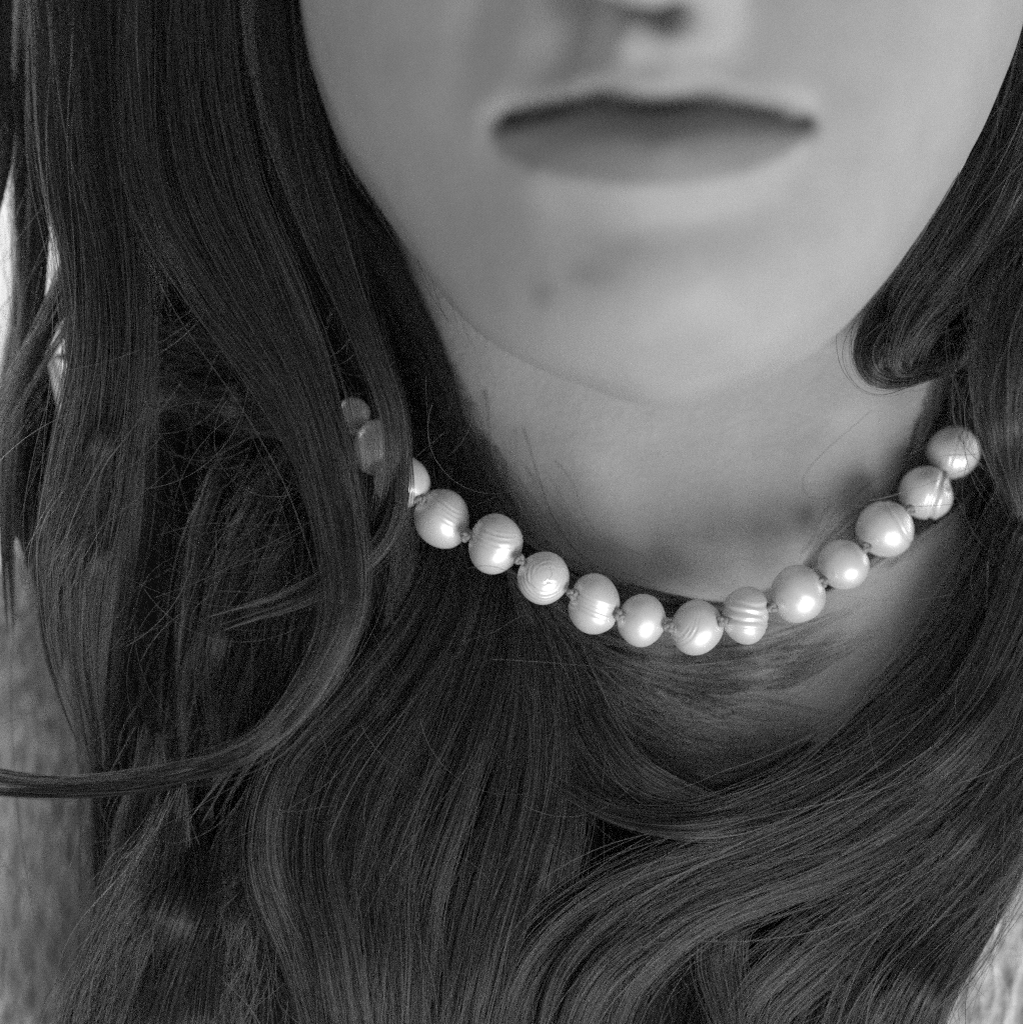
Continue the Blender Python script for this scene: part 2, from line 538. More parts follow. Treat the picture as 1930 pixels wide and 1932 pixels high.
def hair_lock(pts, wd, dp, n, th=0.42, m=30, core=True, fly=0.09, loose=0.17, clumpw=0.34, tip=0.12, rad=HR):
    """one lock: guide in picture units, half widths, depths; strands are a part of it"""
    NL[0] += 1
    n = int(n * 2.2)
    pts = np.asarray(pts, float)
    free0 = 0 < pts[0][1] < 1940 and 0 < pts[0][0] < 1930
    free1 = 0 < pts[-1][1] < 1940 and 0 < pts[-1][0] < 1930
    k = len(pts)
    q = np.linspace(0, 1, k)
    ww = np.interp(q, np.linspace(0, 1, len(wd)), wd)
    dd = np.interp(q, np.linspace(0, 1, len(dp)), dp)
    g = catmull(np.c_[pts, ww, dd], m)
    G = np.array([P(a, b, d) for a, b, _, d in g])
    W = g[:, 2] * S
    qq = np.linspace(0, 1, m)
    if free1:
        W = W * np.clip((1 - qq) * 3.5 + .08, 0, 1)
    if free0:
        W = W * np.clip(qq * 4 + .10, 0, 1)
    T = np.gradient(G, axis=0); T /= np.linalg.norm(T, axis=1)[:, None]
    Nn = np.array([0, -1.0, 0])[None] - T * (-T[:, 1:2]); Nn /= np.linalg.norm(Nn, axis=1)[:, None]
    B = np.cross(T, Nn)
    parent = person
    if core:
        sides = 12
        verts = []
        ph = rng.uniform(0, 6.28, 4)
        for i in range(m):
            e = min(1.0, (i + .1) / 5.0, (m - 1 - i + .1) / 6.0)
            for s_ in range(sides):
                a = 6.28318 * s_ / sides
                r = 0.80 * e * (1 + .10 * math.sin(3 * a + ph[0]) + .06 * math.sin(5 * a + ph[1] + i * .15))
                verts.append(G[i] + B[i] * W[i] * r * math.cos(a) + Nn[i] * W[i] * th * 0.75 * r * math.sin(a))
        faces = [(i * sides + s_, i * sides + (s_ + 1) % sides, (i + 1) * sides + (s_ + 1) % sides, (i + 1) * sides + s_)
                 for i in range(m - 1) for s_ in range(sides)]
        faces += [tuple(range(sides))[::-1], tuple((m - 1) * sides + s_ for s_ in range(sides))]
        parent = mesh_obj('hair_lock', verts, faces, CORE, person)
    # strands
    nc = max(3, n // 14)
    ang = rng.uniform(0, 6.283, nc); rr = np.sqrt(rng.uniform(0, 1, nc))
    ca, cb = rr * np.cos(ang), rr * np.sin(ang)
    cwa, cwb = wave(nc, m, clumpw, .3, 1.6), wave(nc, m, clumpw, .3, 1.6)
    ci = rng.integers(0, nc, n)
    a = ca[ci][:, None] + cwa[ci] + rng.normal(0, loose, (n, 1)) + wave(n, m, loose * 0.7, .4, 2.5)
    b = cb[ci][:, None] + cwb[ci] + rng.normal(0, loose, (n, 1)) + wave(n, m, loose * 0.7, .4, 2.5)
    fl = rng.random(n) < fly
    a[fl] += wave(fl.sum(), m, 0.8, .3, 1.2); b[fl] += np.abs(wave(fl.sum(), m, 0.7, .3, 1.2))
    # round the lock off so that strands stay on its section
    lim = np.sqrt(a * a + b * b); f = np.where((lim > 1.05) & ~fl[:, None], 1.05 / lim, 1.0)
    a, b = a * f, b * f
    s0 = np.where(rng.random(n) < .10, rng.uniform(0, .45, n), rng.uniform(0, .22 if free0 else .02, n))
    if free1:
        tip = .36
    s1 = np.where(rng.random(n) < .10, rng.uniform(.55, 1, n), 1 - np.abs(rng.normal(0, tip * .5, n)))
    s1 = np.clip(s1, s0 + .2, 1)
    t = s0[:, None] + (s1 - s0)[:, None] * np.linspace(0, 1, m)[None]
    x = t * (m - 1); i0 = np.clip(x.astype(int), 0, m - 2); fx = (x - i0)
    li = lambda A: A[i0] * (1 - fx)[..., None] + A[i0 + 1] * fx[..., None]
    ls = lambda A: A[i0] * (1 - fx) + A[i0 + 1] * fx
    lr = lambda A: np.take_along_axis(A, i0, 1) * (1 - fx) + np.take_along_axis(A, i0 + 1, 1) * fx
    Wt = ls(W)
    pos = li(G) + li(B) * (Wt * lr(a))[..., None] + li(Nn) * (Wt * th * lr(b))[..., None]
    taper = np.clip((1 - np.linspace(0, 1, m)) * 5, .35, 1)[None]
    r = rad * np.exp(rng.normal(0, .38, (n, 1))) * taper
    o = curves_obj('strands', pos, r, parent, HAIR)
    o['kind'] = 'stuff'
    return parent


def resample(pts, k):
    return catmull(np.asarray(pts, float), k)


def family(A, B, n, wd, dp, ns, jit=12, djit=.0032, **kw):
    """n locks laid between two guide lines"""
    k = 10
    a, b = resample(A, k), resample(B, k)
    for i in range(n):
        f = (i + .5) / n + rng.normal(0, .12 / n)
        j = rng.normal(0, jit, (2,))[None] + np.stack([wave(1, k, jit * .8, .3, 1.2)[0], wave(1, k, jit * .4, .3, 1.2)[0]], 1)
        s = rng.uniform(.55, 1.3)
        hair_lock(a * (1 - f) + b * f + j, [w_ * s for w_ in wd], [d_ + rng.normal(0, djit) for d_ in dp], int(ns * s), **kw)
    # loose hair that has left its lock and lies across the others
    for i in range(max(1, n // 2)):
        f = rng.uniform(.05, .95)
        j = np.stack([wave(1, k, 26, .2, .8)[0], wave(1, k, 12, .2, .8)[0]], 1)
        hair_lock(a * (1 - f) + b * f + j, [w_ * 1.5 for w_ in wd], [d_ - .0022 for d_ in dp], int(ns * .12), core=False, loose=.45, clumpw=.5, fly=.3)


# deep hair behind everything
hair_lock([(80, -280), (75, 200), (62, 400), (50, 560), (60, 850), (110, 1300)], [110, 70, 32, 30, 90, 60], [.055, .045, .035, .028], 225, th=.3)
hair_lock([(270, -280), (310, 400), (310, 600), (300, 900), (320, 1500), (300, 2150)], [160, 140, 140, 190, 170, 160], [.055, .045, .030, .018, .016], 405, th=.25)
hair_lock([(430, -280), (490, 300), (580, 650), (620, 1000), (560, 1400), (520, 2150)], [130, 150, 170, 170, 170, 170], [.050, .040, .028, .016, .014, .012], 405, th=.25)
hair_lock([(515, -280), (560, 250), (640, 450), (745, 680), (830, 900), (890, 1150), (880, 1500), (850, 2150)], [60, 60, 75, 80, 80, 110, 150, 170], [.048, .046, .042, .034, .022, .014, .012, .010], 360, th=.28)
hair_lock([(960, 1090), (990, 1300), (1010, 1600), (1000, 2150)], [90, 130, 170, 190], [.014, .012, .012, .012], 270, th=.25)
hair_lock([(1050, 1480), (1250, 1600), (1350, 1800), (1380, 2150)], [100, 150, 200, 230], [.014, .012, .012, .012], 225, th=.25)
hair_lock([(1985, 1200), (1800, 1440), (1640, 1650), (1560, 1850), (1500, 2150)], [130, 170, 170, 170, 170], [.018, .014, .012, .012, .012], 360, th=.25)
hair_lock([(1985, -280), (1965, 250), (1900, 480), (1830, 800), (1790, 1050), (1700, 1250), (1560, 1400), (1380, 1480), (1200, 1490)], [60, 80, 110, 110, 120, 110, 80, 50, 40], [.050, .050, .048, .042, .034, .024, .018, .014, .014], 405, th=.3)
hair_lock([(1990, 600), (1960, 1000), (1900, 1300), (1840, 1500)], [110, 130, 130, 80], [.046, .040, .030, .022], 225, th=.3)

hair_lock([(560, -280), (600, 150), (660, 350), (740, 520), (800, 680), (840, 820)], [90, 90, 95, 90, 80, 60], [.075, .075, .072, .064, .050, .036], 315, th=.25)
hair_lock([(420, -280), (440, 300), (480, 600), (560, 900), (640, 1150)], [190, 190, 190, 180, 140], [.085, .080, .070, .050, .034], 315, th=.2)
hair_lock([(200, 620), (240, 720), (300, 850), (350, 1000)], [60, 140, 150, 120], [.064, .060, .050, .040], 225, th=.2)
hair_lock([(1840, 300), (1800, 500), (1790, 700), (1800, 850)], [60, 90, 110, 100], [.070, .064, .050, .040], 225, th=.25)
hair_lock([(1900, 380), (1810, 540), (1735, 640), (1680, 690)], [50, 66, 56, 22], [.018, .014, .012, .012], 225, th=.35)
hair_lock([(1150, 1600), (1170, 1800), (1190, 2150)], [90, 150, 170], [.012, .010, .010], 225, th=.25)

hair_lock([(1830, 560), (1780, 650), (1740, 712)], [44, 50, 30], [.010, .007, .006], 300, th=.35)

# right side behind the neck and the dark arc under the necklace
family([(1830, 420), (1800, 560), (1765, 760), (1730, 900), (1640, 1020), (1510, 1105), (1380, 1150)],
       [(1880, 420), (1870, 700), (1820, 900), (1720, 990), (1600, 1075), (1500, 1130), (1400, 1160)], 5, [34, 34, 26, 16], [.030, .026, .018, .016], 320)
family([(800, 640), (880, 810), (945, 970), (1050, 1070), (1190, 1120), (1320, 1135), (1450, 1130)],
       [(790, 700), (870, 900), (940, 1030), (1050, 1110), (1180, 1150), (1300, 1170), (1400, 1170)], 4, [28, 26, 20, 14], [.036, .022, .012, .011, .011], 260)

# left curtain
family([(60, -280), (95, 300), (160, 600), (115, 900), (85, 1100), (115, 1300), (170, 1420)],
       [(235, -280), (240, 300), (262, 600), (275, 900), (262, 1150), (235, 1330), (225, 1450)], 6, [26, 26, 30, 22, 8], [.030, .014, .004, .004, .010], 420)
family([(0, -280), (10, 250), (24, 420), (35, 600), (-10, 900), (-10, 1150)], [(70, -280), (80, 250), (70, 450), (45, 700), (25, 950), (40, 1200)], 3, [24, 24, 20, 14], [.032, .022, .016, .018], 260)
family([(215, -280), (190, 250), (110, 480), (20, 690), (-60, 860)], [(300, -280), (270, 260), (180, 500), (90, 660), (0, 800)], 3, [22, 24, 26, 22], [.028, .016, .012, .012], 90, core=False)
family([(255, 560), (200, 720), (120, 900), (70, 1080), (80, 1230)], [(290, 620), (260, 800), (200, 950), (170, 1150), (170, 1300)], 3, [20, 24, 22, 12], [.012, .004, .002, .006], 260)
family([(240, -280), (255, 250), (310, 440), (430, 610), (560, 790), (625, 940), (655, 1080), (610, 1230), (500, 1380), (370, 1450)],
       [(450, -280), (465, 200), (525, 420), (600, 620), (640, 800), (655, 950), (675, 1080), (635, 1230), (530, 1390), (420, 1470)],
       6, [32, 30, 24, 19, 17, 14], [.028, .012, .002, -.004, -.006, -.003], 360, jit=9, djit=.004, loose=.25)
# its thin tail, sweeping out to the left
family([(650, 1080), (615, 1230), (480, 1385), (290, 1450), (90, 1464), (-80, 1430)], [(690, 1080), (640, 1235), (510, 1410), (310, 1484), (100, 1504), (-80, 1496)],
       4, [12, 14, 14, 12, 9, 7], [-.006, -.007, -.006, -.003, .002, .008], 95, jit=6, core=False, loose=.3, clumpw=.4)
family([(250, 300), (330, 480), (470, 680), (580, 860), (625, 1010), (620, 1180), (540, 1330), (430, 1450), (330, 1560)],
       [(360, 260), (450, 470), (560, 680), (620, 850), (645, 1000), (650, 1180), (580, 1330), (500, 1440), (470, 1560)], 3, [22, 24, 20, 16, 8], [.018, .006, .001, -.002, .004], 300)
family([(490, -280), (520, 150), (590, 390), (670, 590), (728, 740), (756, 850), (748, 940), (705, 1020), (610, 1085), (480, 1145), (400, 1160)],
       [(545, -280), (565, 120), (630, 350), (690, 560), (744, 740), (770, 850), (763, 940), (720, 1035), (630, 1105), (500, 1175), (430, 1190)], 3, [24, 26, 20, 10, 14, 8], [.030, .020, .006, -.001, -.004, -.003], 380, jit=6)
family([(550, -280), (570, 110), (610, 270), (700, 400), (796, 560), (864, 740), (912, 900), (955, 1040)],
       [(520, -280), (550, 150), (600, 330), (690, 480), (780, 640), (840, 790), (890, 950), (940, 1080)], 4, [22, 20, 22, 20], [.040, .040, .036, .026, .012], 320, jit=5)
# crossing wisps of the left side
family([(100, 600), (260, 625), (460, 690), (660, 770)], [(160, 780), (350, 760), (520, 780), (650, 830)], 5, [26, 34, 30, 18], [.026, .022, .020, .018], 150, core=False, fly=.3, loose=.25)
# inner fan of the left side
family([(630, 770), (500, 850), (385, 1000), (320, 1200), (290, 1450), (300, 1680)], [(670, 900), (640, 1030), (570, 1200), (490, 1370), (450, 1500), (430, 1700)], 7, [16, 26, 32, 32, 26], [.030, .024, .020, .016, .012], 330)

# middle: hair falling under the necklace
family([(780, 640), (845, 820), (850, 1000), (785, 1150), (640, 1330), (515, 1470), (490, 1590), (545, 1760), (660, 2150)],
       [(860, 760), (915, 920), (945, 1080), (920, 1280), (850, 1500), (785, 1720), (745, 2150)], 9, [20, 24, 30, 36, 34], [.032, .018, .009, .002, -.001, .003], 480)
family([(925, 900), (955, 1080), (955, 1300), (900, 1550), (840, 1750), (800, 2150)], [(970, 990), (1010, 1120), (1065, 1300), (1085, 1480), (1040, 1700), (920, 2150)], 7, [16, 26, 34, 36], [.020, .009, .005, .004, .006], 420)
family([(960, 1040), (1030, 1200), (1090, 1370), (1170, 1490), (1330, 1555), (1520, 1560)], [(975, 1060), (1060, 1220), (1110, 1350), (1200, 1470), (1350, 1530), (1520, 1530)], 3, [14, 22, 24, 14], [.012, .009, .006, .003, .003], 300)
# thin veil over the skin below the necklace
family([(950, 1030), (1060, 1170), (1200, 1270), (1380, 1330), (1620, 1330)], [(980, 1100), (1060, 1260), (1160, 1400), (1330, 1470), (1500, 1430)], 4, [18, 44, 66, 70, 50], [.012, .011, .013, .014], 50, core=False, loose=.25, fly=.2)
family([(1000, 1110), (1120, 1200), (1280, 1235), (1450, 1210), (1640, 1120)], [(1010, 1120), (1130, 1240), (1280, 1290), (1450, 1290), (1650, 1220)], 3, [10, 28, 44, 44], [.011, .011, .012, .013], 32, core=False, loose=.25, fly=.2)
# lower left
family([(330, 1500), (300, 1650), (240, 1800), (140, 2150)], [(520, 1560), (480, 1700), (450, 1850), (400, 2150)], 6, [40, 44, 46, 44], [.008, .006, .010, .014], 420)
family([(250, 1350), (245, 1500), (205, 1700), (120, 2150)], [(330, 1400), (320, 1550), (280, 1750), (220, 2150)], 4, [26, 32, 34, 34], [.012, .010, .012, .016], 300)
family([(470, 1580), (540, 1720), (630, 1850), (720, 2150)], [(430, 1650), (500, 1780), (580, 1890), (640, 2150)], 3, [20, 28, 30, 26], [.006, .002, .000, .002], 300)

family([(290, 1490), (260, 1640), (190, 1820), (80, 2150)], [(480, 1500), (445, 1650), (400, 1820), (330, 2150)], 6, [22, 34, 36, 34], [.006, -.001, .001, .004], 380)

# right: sweeping waves
family([(1985, 420), (1910, 780), (1830, 1000), (1730, 1190), (1600, 1350), (1430, 1450), (1250, 1480)],
       [(1985, 620), (1930, 900), (1850, 1080), (1720, 1260), (1580, 1390), (1400, 1480), (1230, 1500)], 4, [30, 36, 34, 26, 14], [.040, .036, .028, .020, .012], 320)
family([(1985, 700), (1880, 1020), (1720, 1250), (1540, 1430), (1360, 1520), (1190, 1510), (1050, 1440)],
       [(1985, 880), (1890, 1150), (1730, 1370), (1530, 1520), (1350, 1570), (1170, 1555), (1010, 1480)], 5, [34, 36, 30, 20, 12], [.026, .018, .009, .001, .004], 420)
family([(1985, 1000), (1860, 1290), (1660, 1480), (1430, 1580), (1230, 1640), (1075, 1740), (975, 1860), (930, 2150)],
       [(1985, 1120), (1850, 1390), (1660, 1560), (1470, 1650), (1320, 1710), (1200, 1800), (1140, 1900), (1110, 2150)], 7, [34, 36, 36, 34, 30], [.014, .006, .001, .000, .003], 480)
family([(1985, 1190), (1850, 1460), (1680, 1650), (1510, 1790), (1390, 1890), (1320, 2150)],
       [(1985, 1330), (1920, 1540), (1840, 1740), (1770, 1870), (1700, 2150)], 8, [34, 40, 42, 40], [.014, .008, .004, .004], 450)
family([(1420, 1560), (1375, 1650), (1335, 1780), (1345, 1900), (1400, 2150)], [(1470, 1570), (1420, 1680), (1385, 1800), (1400, 1900), (1450, 2150)], 2, [5, 16, 16, 14], [.006, .000, -.003, .000], 220)

# right curtain and the turned-under curl beside the jaw
family([(1950, -280), (1922, 130), (1850, 320), (1775, 440), (1715, 545), (1668, 618), (1648, 668), (1662, 700), (1720, 704), (1810, 685)],
       [(2010, -280), (1985, 200), (1920, 400), (1850, 520), (1780, 610), (1720, 660), (1690, 690), (1720, 712), (1790, 705), (1860, 670)],
       4, [26, 34, 40, 36, 30, 16], [.036, .022, .009, .001, .001, .010], 420, jit=4)
family([(2000, 250), (1935, 480), (1880, 640), (1862, 760), (1866, 850), (1890, 930)], [(2040, 350), (1990, 560), (1950, 700), (1935, 820), (1940, 930), (1960, 1000)], 4, [28, 34, 34, 26, 14], [.014, .004, -.004, -.004, .004], 380, jit=4)

hair_lock([(1800, 420), (1725, 520), (1668, 600), (1636, 660), (1650, 706), (1710, 717), (1800, 700)], [10, 26, 31, 25, 20, 16, 8], [.020, .010, .002, -.001, -.001, .002, .008], 420)
hair_lock([(1965, 350), (1908, 560), (1872, 740), (1866, 850), (1884, 925)], [20, 28, 28, 22, 10], [.012, .004, -.002, -.003, .002], 420)
hair_lock([(0, -280), (-3, 150), (8, 300), (-12, 430)], [32, 24, 14, 4], [.024, .020, .016, .014], 260)

# single stray hairs crossing the picture
STRAYS = [
    ([(1655, 738), (1659, 780), (1662, 815), (1680, 838)], .010), ([(1640, 770), (1560, 850), (1515, 905), (1518, 935), (1545, 946), (1600, 925)], .011),
    ([(1690, 862), (1752, 836), (1800, 815)], -.004), ([(1640, 940), (1745, 922), (1790, 900), (1850, 870)], -.008), ([(1760, 858), (1800, 862), (1840, 855)], -.008),
    ([(880, 1072), (935, 1070), (985, 1090), (1010, 1110)], -.008), ([(1033, 1055), (1037, 1080), (1035, 1100)], -.008),
    ([(830, 990), (880, 960), (935, 935)], .004), ([(1020, 1190), (985, 1165), (905, 1200), (880, 1210)], .000), ([(180, 1585), (250, 1575), (360, 1530), (480, 1470)], .000),
    ([(310, 1722), (400, 1690), (500, 1640), (640, 1560)], -.002), ([(420, 1590), (520, 1540), (600, 1490), (660, 1440)], -.003), ([(510, 1528), (560, 1531), (640, 1525)], -.004),
    ([(290, 1130), (400, 1080), (520, 1020), (640, 960)], .000), ([(300, 1010), (400, 985), (520, 990), (620, 985)], .002), ([(300, 1520), (260, 1400), (420, 1340), (560, 1250)], .003),
    ([(1120, 1345), (1200, 1420), (1280, 1490)], .000), ([(1200, 1390), (1280, 1470), (1345, 1545)], .000), ([(1000, 1340), (1100, 1370), (1200, 1390)], .002),
    ([(1370, 1500), (1450, 1510), (1510, 1545), (1515, 1640), (1560, 1700)], -.004), ([(1410, 1560), (1440, 1660), (1500, 1730), (1560, 1780)], -.004),
    ([(840, 1600), (900, 1640), (960, 1700)], .000), ([(910, 1640), (1000, 1610), (1100, 1590)], .001), ([(1330, 1640), (1310, 1720), (1320, 1800), (1400, 1870)], -.002),
    ([(1800, 930), (1840, 1010), (1900, 1080), (1935, 1120)], .004), ([(1560, 1290), (1700, 1270), (1820, 1180)], .010), ([(1490, 1300), (1600, 1310), (1700, 1300)], .010),
    ([(570, 640), (430, 540), (350, 610), (290, 650)], .008), ([(330, 605), (400, 565), (450, 540)], .006), ([(280, 760), (330, 880), (360, 980), (420, 1090)], .003), ([(275, 800), (300, 950), (310, 1050)], .003),
    ([(-20, 1610), (60, 1680), (120, 1730)], .020), ([(-20, 1660), (70, 1760), (150, 1850)], .020), ([(-10, 1690), (30, 1800), (60, 1900)], .022), ([(100, 1560), (130, 1620), (140, 1650)], .022),
    ([(1950, 1660), (1900, 1700), (1840, 1745), (1780, 1790)], .012), ([(1950, 1720), (1880, 1740), (1820, 1760)], .012), ([(1960, 1760), (1880, 1790), (1830, 1770), (1780, 1800)], .012),
    ([(1330, 830), (1400, 800), (1460, 790)], .011), ([(1240, 1060), (1300, 1035), (1350, 1040), (1420, 1060)], .011), ([(1060, 1045), (1200, 1065), (1330, 1062)], .011),
    ([(850, 860), (880, 820), (890, 760)], .010), ([(830, 900), (845, 800), (860, 720)], .014), ([(620, 90), (660, 130), (690, 200)], .020),
]
sp, sr = [], []
for _ in range(34):                        # short hairs lifting off the locks beside the cheeks and jaw
    lft = rng.random() < .6
    v = rng.uniform(-20, 620)
    u = np.interp(v, FACE[:, 0], FACE[:, 1] if lft else FACE[:, 2])
    sgn = 1 if lft else -1
    ln = rng.uniform(60, 200); out = rng.uniform(8, 34)
    q = [(u - sgn * 25, v - ln * .5), (u + sgn * out * .5, v - ln * .15), (u + sgn * out, v + ln * .2), (u + sgn * out * .3 + sgn * ln * .3, v + ln * .6)]
    STRAYS.append((q, np.interp(v, FACE[:, 0], FACE[:, 3]) - .008))
for pts, d in STRAYS:
    a = np.array(pts, float)
    g = catmull(a, 24)
    g += np.stack([wave(1, 24, 3, .3, 1.5)[0], wave(1, 24, 3, .3, 1.5)[0]], 1)
    sp.append([P(u, v, d) for u, v in g]); sr.append([HR * 1.05] * 24)
for _ in range(60):                        # thin hair across the gaps at the far left
    v = rng.uniform(200, 640); u = rng.uniform(-20, 150); a_ = rng.normal(.35, .35) * rng.choice([-1, 1]); ln = rng.uniform(120, 320)
    STRAYS.append(([(u - a_ * ln * .5, v - ln * .5), (u + rng.normal(0, 8), v), (u + a_ * ln * .5, v + ln * .5)], rng.uniform(.01, .03)))
for pts, d in STRAYS[-60:]:
    g = catmull(np.array(pts, float), 24)
    sp.append([P(u, v, d) for u, v in g]); sr.append([HR * 1.1] * 24)
for _ in range(150):                       # frizz to the left of the neck
    u, v = rng.uniform(230, 700), rng.uniform(560, 1180)
    an = rng.choice([rng.normal(2.7, .35), rng.normal(1.75, .3), rng.normal(.9, .3)]); ln = rng.uniform(120, 380); cv = rng.normal(0, 1.3)
    tt = np.linspace(0, 1, 24); th_ = an + cv * tt
    uu = u + np.cumsum(np.cos(th_)) * ln / 24; vv = v + np.cumsum(np.sin(th_)) * ln / 24
    d0 = rng.uniform(-.004, .014)
    if uu.max() > 760:
        continue
    sp.append([P(a_, b_, d0) for a_, b_ in zip(uu, vv)]); sr.append([HR * rng.uniform(.7, 1.15)] * 24)
for _ in range(190):
    u, v = rng.uniform(40, 1880), rng.uniform(700, 1900)
    if 900 < u < 1720 and v < 1230:
        continue
    an = rng.normal(1.9 if u < 900 else 2.4, .7); ln = rng.uniform(80, 330); cv = rng.normal(0, 1.1)
    tt = np.linspace(0, 1, 24)
    th_ = an + cv * tt
    uu = u + np.cumsum(np.cos(th_)) * ln / 24; vv = v + np.cumsum(np.sin(th_)) * ln / 24
    d0 = rng.uniform(-.006, .006)
    sp.append([P(a_, b_, d0 + .003 * math.sin(3 * t_)) for a_, b_, t_ in zip(uu, vv, tt)]); sr.append([HR * rng.uniform(.6, .95)] * 24)
o = curves_obj('stray_hair', np.array(sp), np.array(sr), person, HAIR)
o['kind'] = 'stuff'

# inner hair filling the hollow left of the neck
hair_lock([(430, 700), (440, 850), (440, 1000), (440, 1200)], [120, 190, 190, 150], [.072, .068, .060, .050], 300, th=.2)
family([(560, 760), (450, 850), (370, 1000), (340, 1180), (330, 1420)], [(650, 860), (600, 1000), (530, 1150), (460, 1330), (440, 1480)], 5, [18, 24, 26, 24], [.018, .012, .009, .010], 240)
family([(330, 700), (420, 740), (520, 760), (640, 800)], [(320, 780), (440, 800), (540, 830), (660, 880)], 2, [18, 26, 26, 18], [.018, .013, .011, .012], 130, core=False, loose=.3)

# ------------------------------------------------------------------ the necklace
neck_root = bpy.data.objects.new('pearl_necklace', None)
neck_root.empty_display_size = .01
neck_root.location = tuple(P(1300, 1160, .004))
link(neck_root)
neck_root['label'] = 'necklace of white baroque pearls with knotted thread lying on dark hair'
neck_root['category'] = 'necklace'


def pearl(u, v, d, ru, rv, axis, grooves=(), waist=0.0, seed=0, dents=(), label=None):
    """axis: direction of the ring axis in the picture (right, up, toward the viewer); grooves: (latitude -1..1, width, depth)"""
    r0 = np.random.default_rng(100 + seed)
    grooves = [(a_, b_, c_ * 2.8) for a_, b_, c_ in grooves]
    ax = Vector(axis).normalized()                       # right, up, near
    az = Vector((ax.x, -ax.z, ax.y))
    e1 = az.orthogonal().normalized(); e2 = az.cross(e1)
    nu_, nv_ = 72, 60
    c = P(u, v, d)
    k = S * (D + d) / D
    ph = r0.uniform(0, 6.28, 8)
    verts, faces = [], []
    for j in range(nv_ + 1):
        la = math.pi * j / nv_
        h = math.cos(la)
        for i in range(nu_):
            lo = 6.28318 * i / nu_
            x, y, z = math.sin(la) * math.cos(lo), math.sin(la) * math.sin(lo), h
            w_ = e1 * x + e2 * y + az * z
            rr = 1.0
            rr += .030 * math.sin(2.1 * w_.x + ph[0] + 1.7 * w_.z) + .022 * math.sin(3.3 * w_.z + ph[1]) * math.cos(2.3 * w_.x + ph[2])
            for gi, (gl, gw, gd) in enumerate(grooves):
                hh_ = h + .02 * math.sin(lo * 2 + ph[3] + gi) + .012 * math.sin(5 * lo + gi * 2)
                fade = .55 + .45 * math.sin(lo + ph[4] + gi * .7) * math.sin(ph[5] + gi)
                rr -= gd * fade * math.exp(-((hh_ - gl) / gw) ** 2)
                rr += gd * .5 * fade * math.exp(-((hh_ - gl - gw * 1.9) / gw) ** 2)
            rr -= waist * math.exp(-(h / .28) ** 2)
            for (dxx, dyy, dw, dd_) in dents:
                dist2 = (w_.x - dxx) ** 2 + (w_.z - dyy) ** 2
                if w_.y < .3:
                    rr -= dd_ * math.exp(-dist2 / dw ** 2)
            verts.append((c[0] + w_.x * rr * ru * k, c[1] + w_.y * rr * (ru + rv) * .5 * k, c[2] + w_.z * rr * rv * k))
    for j in range(nv_):
        for i in range(nu_):
            a, b = j * nu_ + i, j * nu_ + (i + 1) % nu_
            faces.append((a, a + nu_, b + nu_, b))
    o = mesh_obj('pearl', verts, faces, PEARL, neck_root)
    o.matrix_parent_inverse = neck_root.matrix_world.inverted() if False else o.matrix_parent_inverse
    if label:
        o['label'] = label
    return o


G4 = [(.30, .020, .022), (.42, .018, .026), (.54, .020, .024), (.66, .018, .018)]
G5 = [(.10, .022, .030), (.26, .020, .032), (.44, .020, .024), (.58, .02, .014)]
G6 = [(.15, .03, .014), (.35, .025, .016), (.52, .022, .018), (.66, .02, .016), (.78, .016, .016), (.87, .012, .014), (.94, .01, .012)]
G7 = [(-.22, .022, .034), (-.06, .025, .030), (.10, .022, .028), (.26, .03, .02)]
G10 = [(-.40, .05, .014), (-.12, .05, .026), (.18, .06, .030), (.46, .05, .012)]
G9 = [(.55, .02, .020), (.66, .018, .022), (.76, .016, .018)]
PEARLS = [
    (664, 786, .014, 34, 36, (.5, .8, .2), [], 0, ()),
    (714, 846, .008, 50, 53, (.5, .8, .2), [(.3, .03, .02)], 0, ()),
    (758, 910, .006, 54, 51, (.7, .5, .2), [], 0, ((.4, -.7, .25, .10),)),
    (834, 978, .006, 53, 57, (.52, .80, .25), G4, 0, ()),
    (934, 1027, .002, 51, 57, (.22, .95, .28), G5, .02, ()),
    (1026, 1090, .000, 49, 50, (.10, .12, 1.0), G6, 0, ()),
    (1120, 1141, .000, 50, 58, (.32, .92, .12), G7, .11, ()),
    (1211, 1170, .000, 45.5, 50, (.3, .9, .2), [], 0, ((-.45, .25, .2, .02),)),
    (1314, 1185, .000, 49, 52, (-.75, .35, .45), G9, 0, ()),
    (1408, 1160, .000, 46, 55, (.10, 1.0, .10), G10, .05, ()),
    (1504, 1122, .002, 52, 55, (.5, .7, .3), [(.1, .2, .01)], 0, ()),
    (1591, 1066, .005, 48.5, 46.5, (.5, .7, .3), [], 0, ()),
    (1669, 999, .010, 55, 53, (.8, .5, .2), [(.55, .05, .02)], 0, ()),
    (1746, 931, .015, 51, 51, (.92, -.3, .2), [(.45, .09, .055), (.2, .03, .015)], 0, ((.72, .30, .2, .10),)),
    (1798, 853, .020, 50, 49, (.9, -.3, .2), [(.1, .04, .02), (.3, .03, .03), (.5, .03, .02)], 0, ()),
]
LAB = {3: 'pearl with four fine ridges across its upper shoulder', 4: 'oval pearl with curved ridges across its upper half', 5: 'round pearl with concentric rings facing out',
       6: 'double-bulged pearl with grooves round its waist', 9: 'banded pearl with broad horizontal grooves', 8: 'pearl with short ridges at one side',
       13: 'pearl with a deep crease beside the knot'}
from mathutils.bvhtree import BVHTree
tree = BVHTree.FromPolygons([tuple(p) for p in Vb], Qb.tolist())


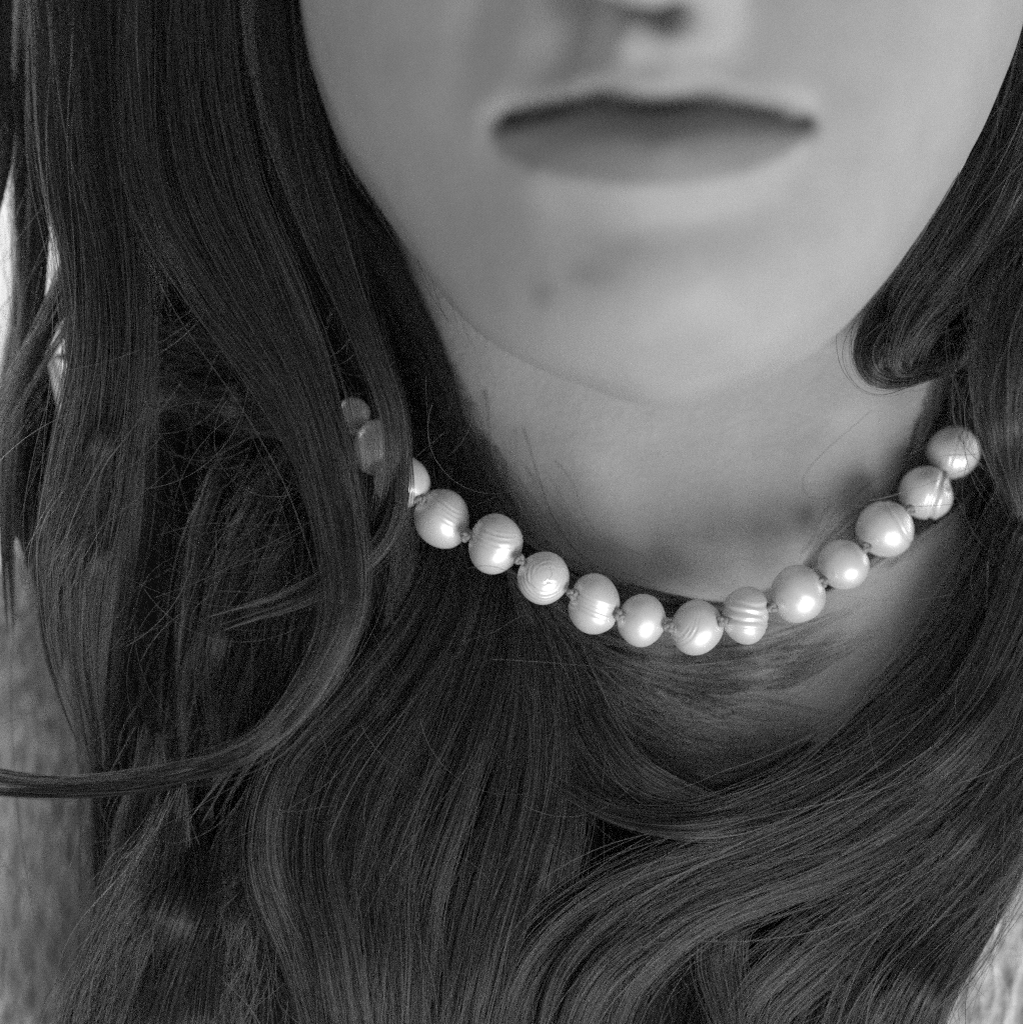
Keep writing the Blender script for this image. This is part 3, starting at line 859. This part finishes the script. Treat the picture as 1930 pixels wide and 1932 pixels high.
def rest(u, v, d, gap):
    """keep a bead from sinking into the neck"""
    a = Vector((0, -D, H0)); b = Vector(P(u, v, 0.0))
    hit = tree.ray_cast(a, (b - a).normalized())[0]
    return d if hit is None else min(d, hit.y - gap)


PEARLS = [(p[0], p[1], rest(p[0], p[1], p[2], .0066)) + p[3:] for p in PEARLS]
bpy.context.view_layer.update()
inv = neck_root.matrix_world.inverted()
for i, (u, v, d, ru, rv, ax, gr, wa, de) in enumerate(PEARLS):
    o = pearl(u, v, d, ru, rv, ax, gr, wa, i, de, LAB.get(i))
    o.matrix_parent_inverse = inv


def tube(path, r, sides=8):
    path = np.asarray(path, float)
    n = len(path)
    T = np.gradient(path, axis=0); T /= np.linalg.norm(T, axis=1)[:, None]
    verts = []
    up = np.array([.3, .8, .5])
    for i in range(n):
        a = np.cross(T[i], up); a /= np.linalg.norm(a); b = np.cross(T[i], a)
        rr = r[i] if hasattr(r, '__len__') else r
        for s_ in range(sides):
            an = 6.28318 * s_ / sides
            verts.append(path[i] + rr * (a * math.cos(an) + b * math.sin(an)))
    faces = [(i * sides + s_, i * sides + (s_ + 1) % sides, (i + 1) * sides + (s_ + 1) % sides, (i + 1) * sides + s_) for i in range(n - 1) for s_ in range(sides)]
    faces += [tuple(range(sides))[::-1], tuple((n - 1) * sides + s_ for s_ in range(sides))]
    return verts, faces


cen = np.array([P(p[0], p[1], p[2]) for p in PEARLS])
path = np.array([[np.interp(t, np.arange(len(cen)), cen[:, a]) for a in range(3)] for t in np.linspace(0, len(cen) - 1, 90)])
vv, ff = tube(path, .00045)
o = mesh_obj('thread', vv, ff, SILK, neck_root); o.matrix_parent_inverse = inv
KNOTS = [(692, 822, .018), (735, 880, .007), (795, 944, .005), (878, 1012, .001), (981, 1056, -.002), (1080, 1121, -.002), (1168, 1160, -.001), (1262, 1183, -.001),
         (1362, 1172, .001), (1457, 1146, .001), (1552, 1098, .003), (1634, 1033, .007), (1716, 963, .012), (1778, 897, .017)]
for i, (u, v, d) in enumerate(KNOTS):
    c = P(u, v, (PEARLS[i][2] + PEARLS[i + 1][2]) / 2 - .0030)
    r0 = np.random.default_rng(500 + i)
    R = .00062
    pth = []
    for t in np.linspace(0, 1, 60):           # a trefoil of thread, slightly squashed
        a = 6.28318 * t + r0.uniform(0, .05)
        x = math.sin(a) + 2 * math.sin(2 * a); y = math.cos(a) - 2 * math.cos(2 * a); z = -math.sin(3 * a) * 1.3
        q = np.array([x, z, y]) * R * .36
        ca_, sa_ = math.cos(i * 1.3), math.sin(i * 1.3)
        pth.append(c + np.array([q[0] * ca_ - q[2] * sa_, q[1], q[0] * sa_ + q[2] * ca_]))
    vv, ff = tube(pth, .00044, 7)
    o = mesh_obj('thread_knot', vv, ff, SILK, neck_root); o.matrix_parent_inverse = inv
print('locks', NL[0])
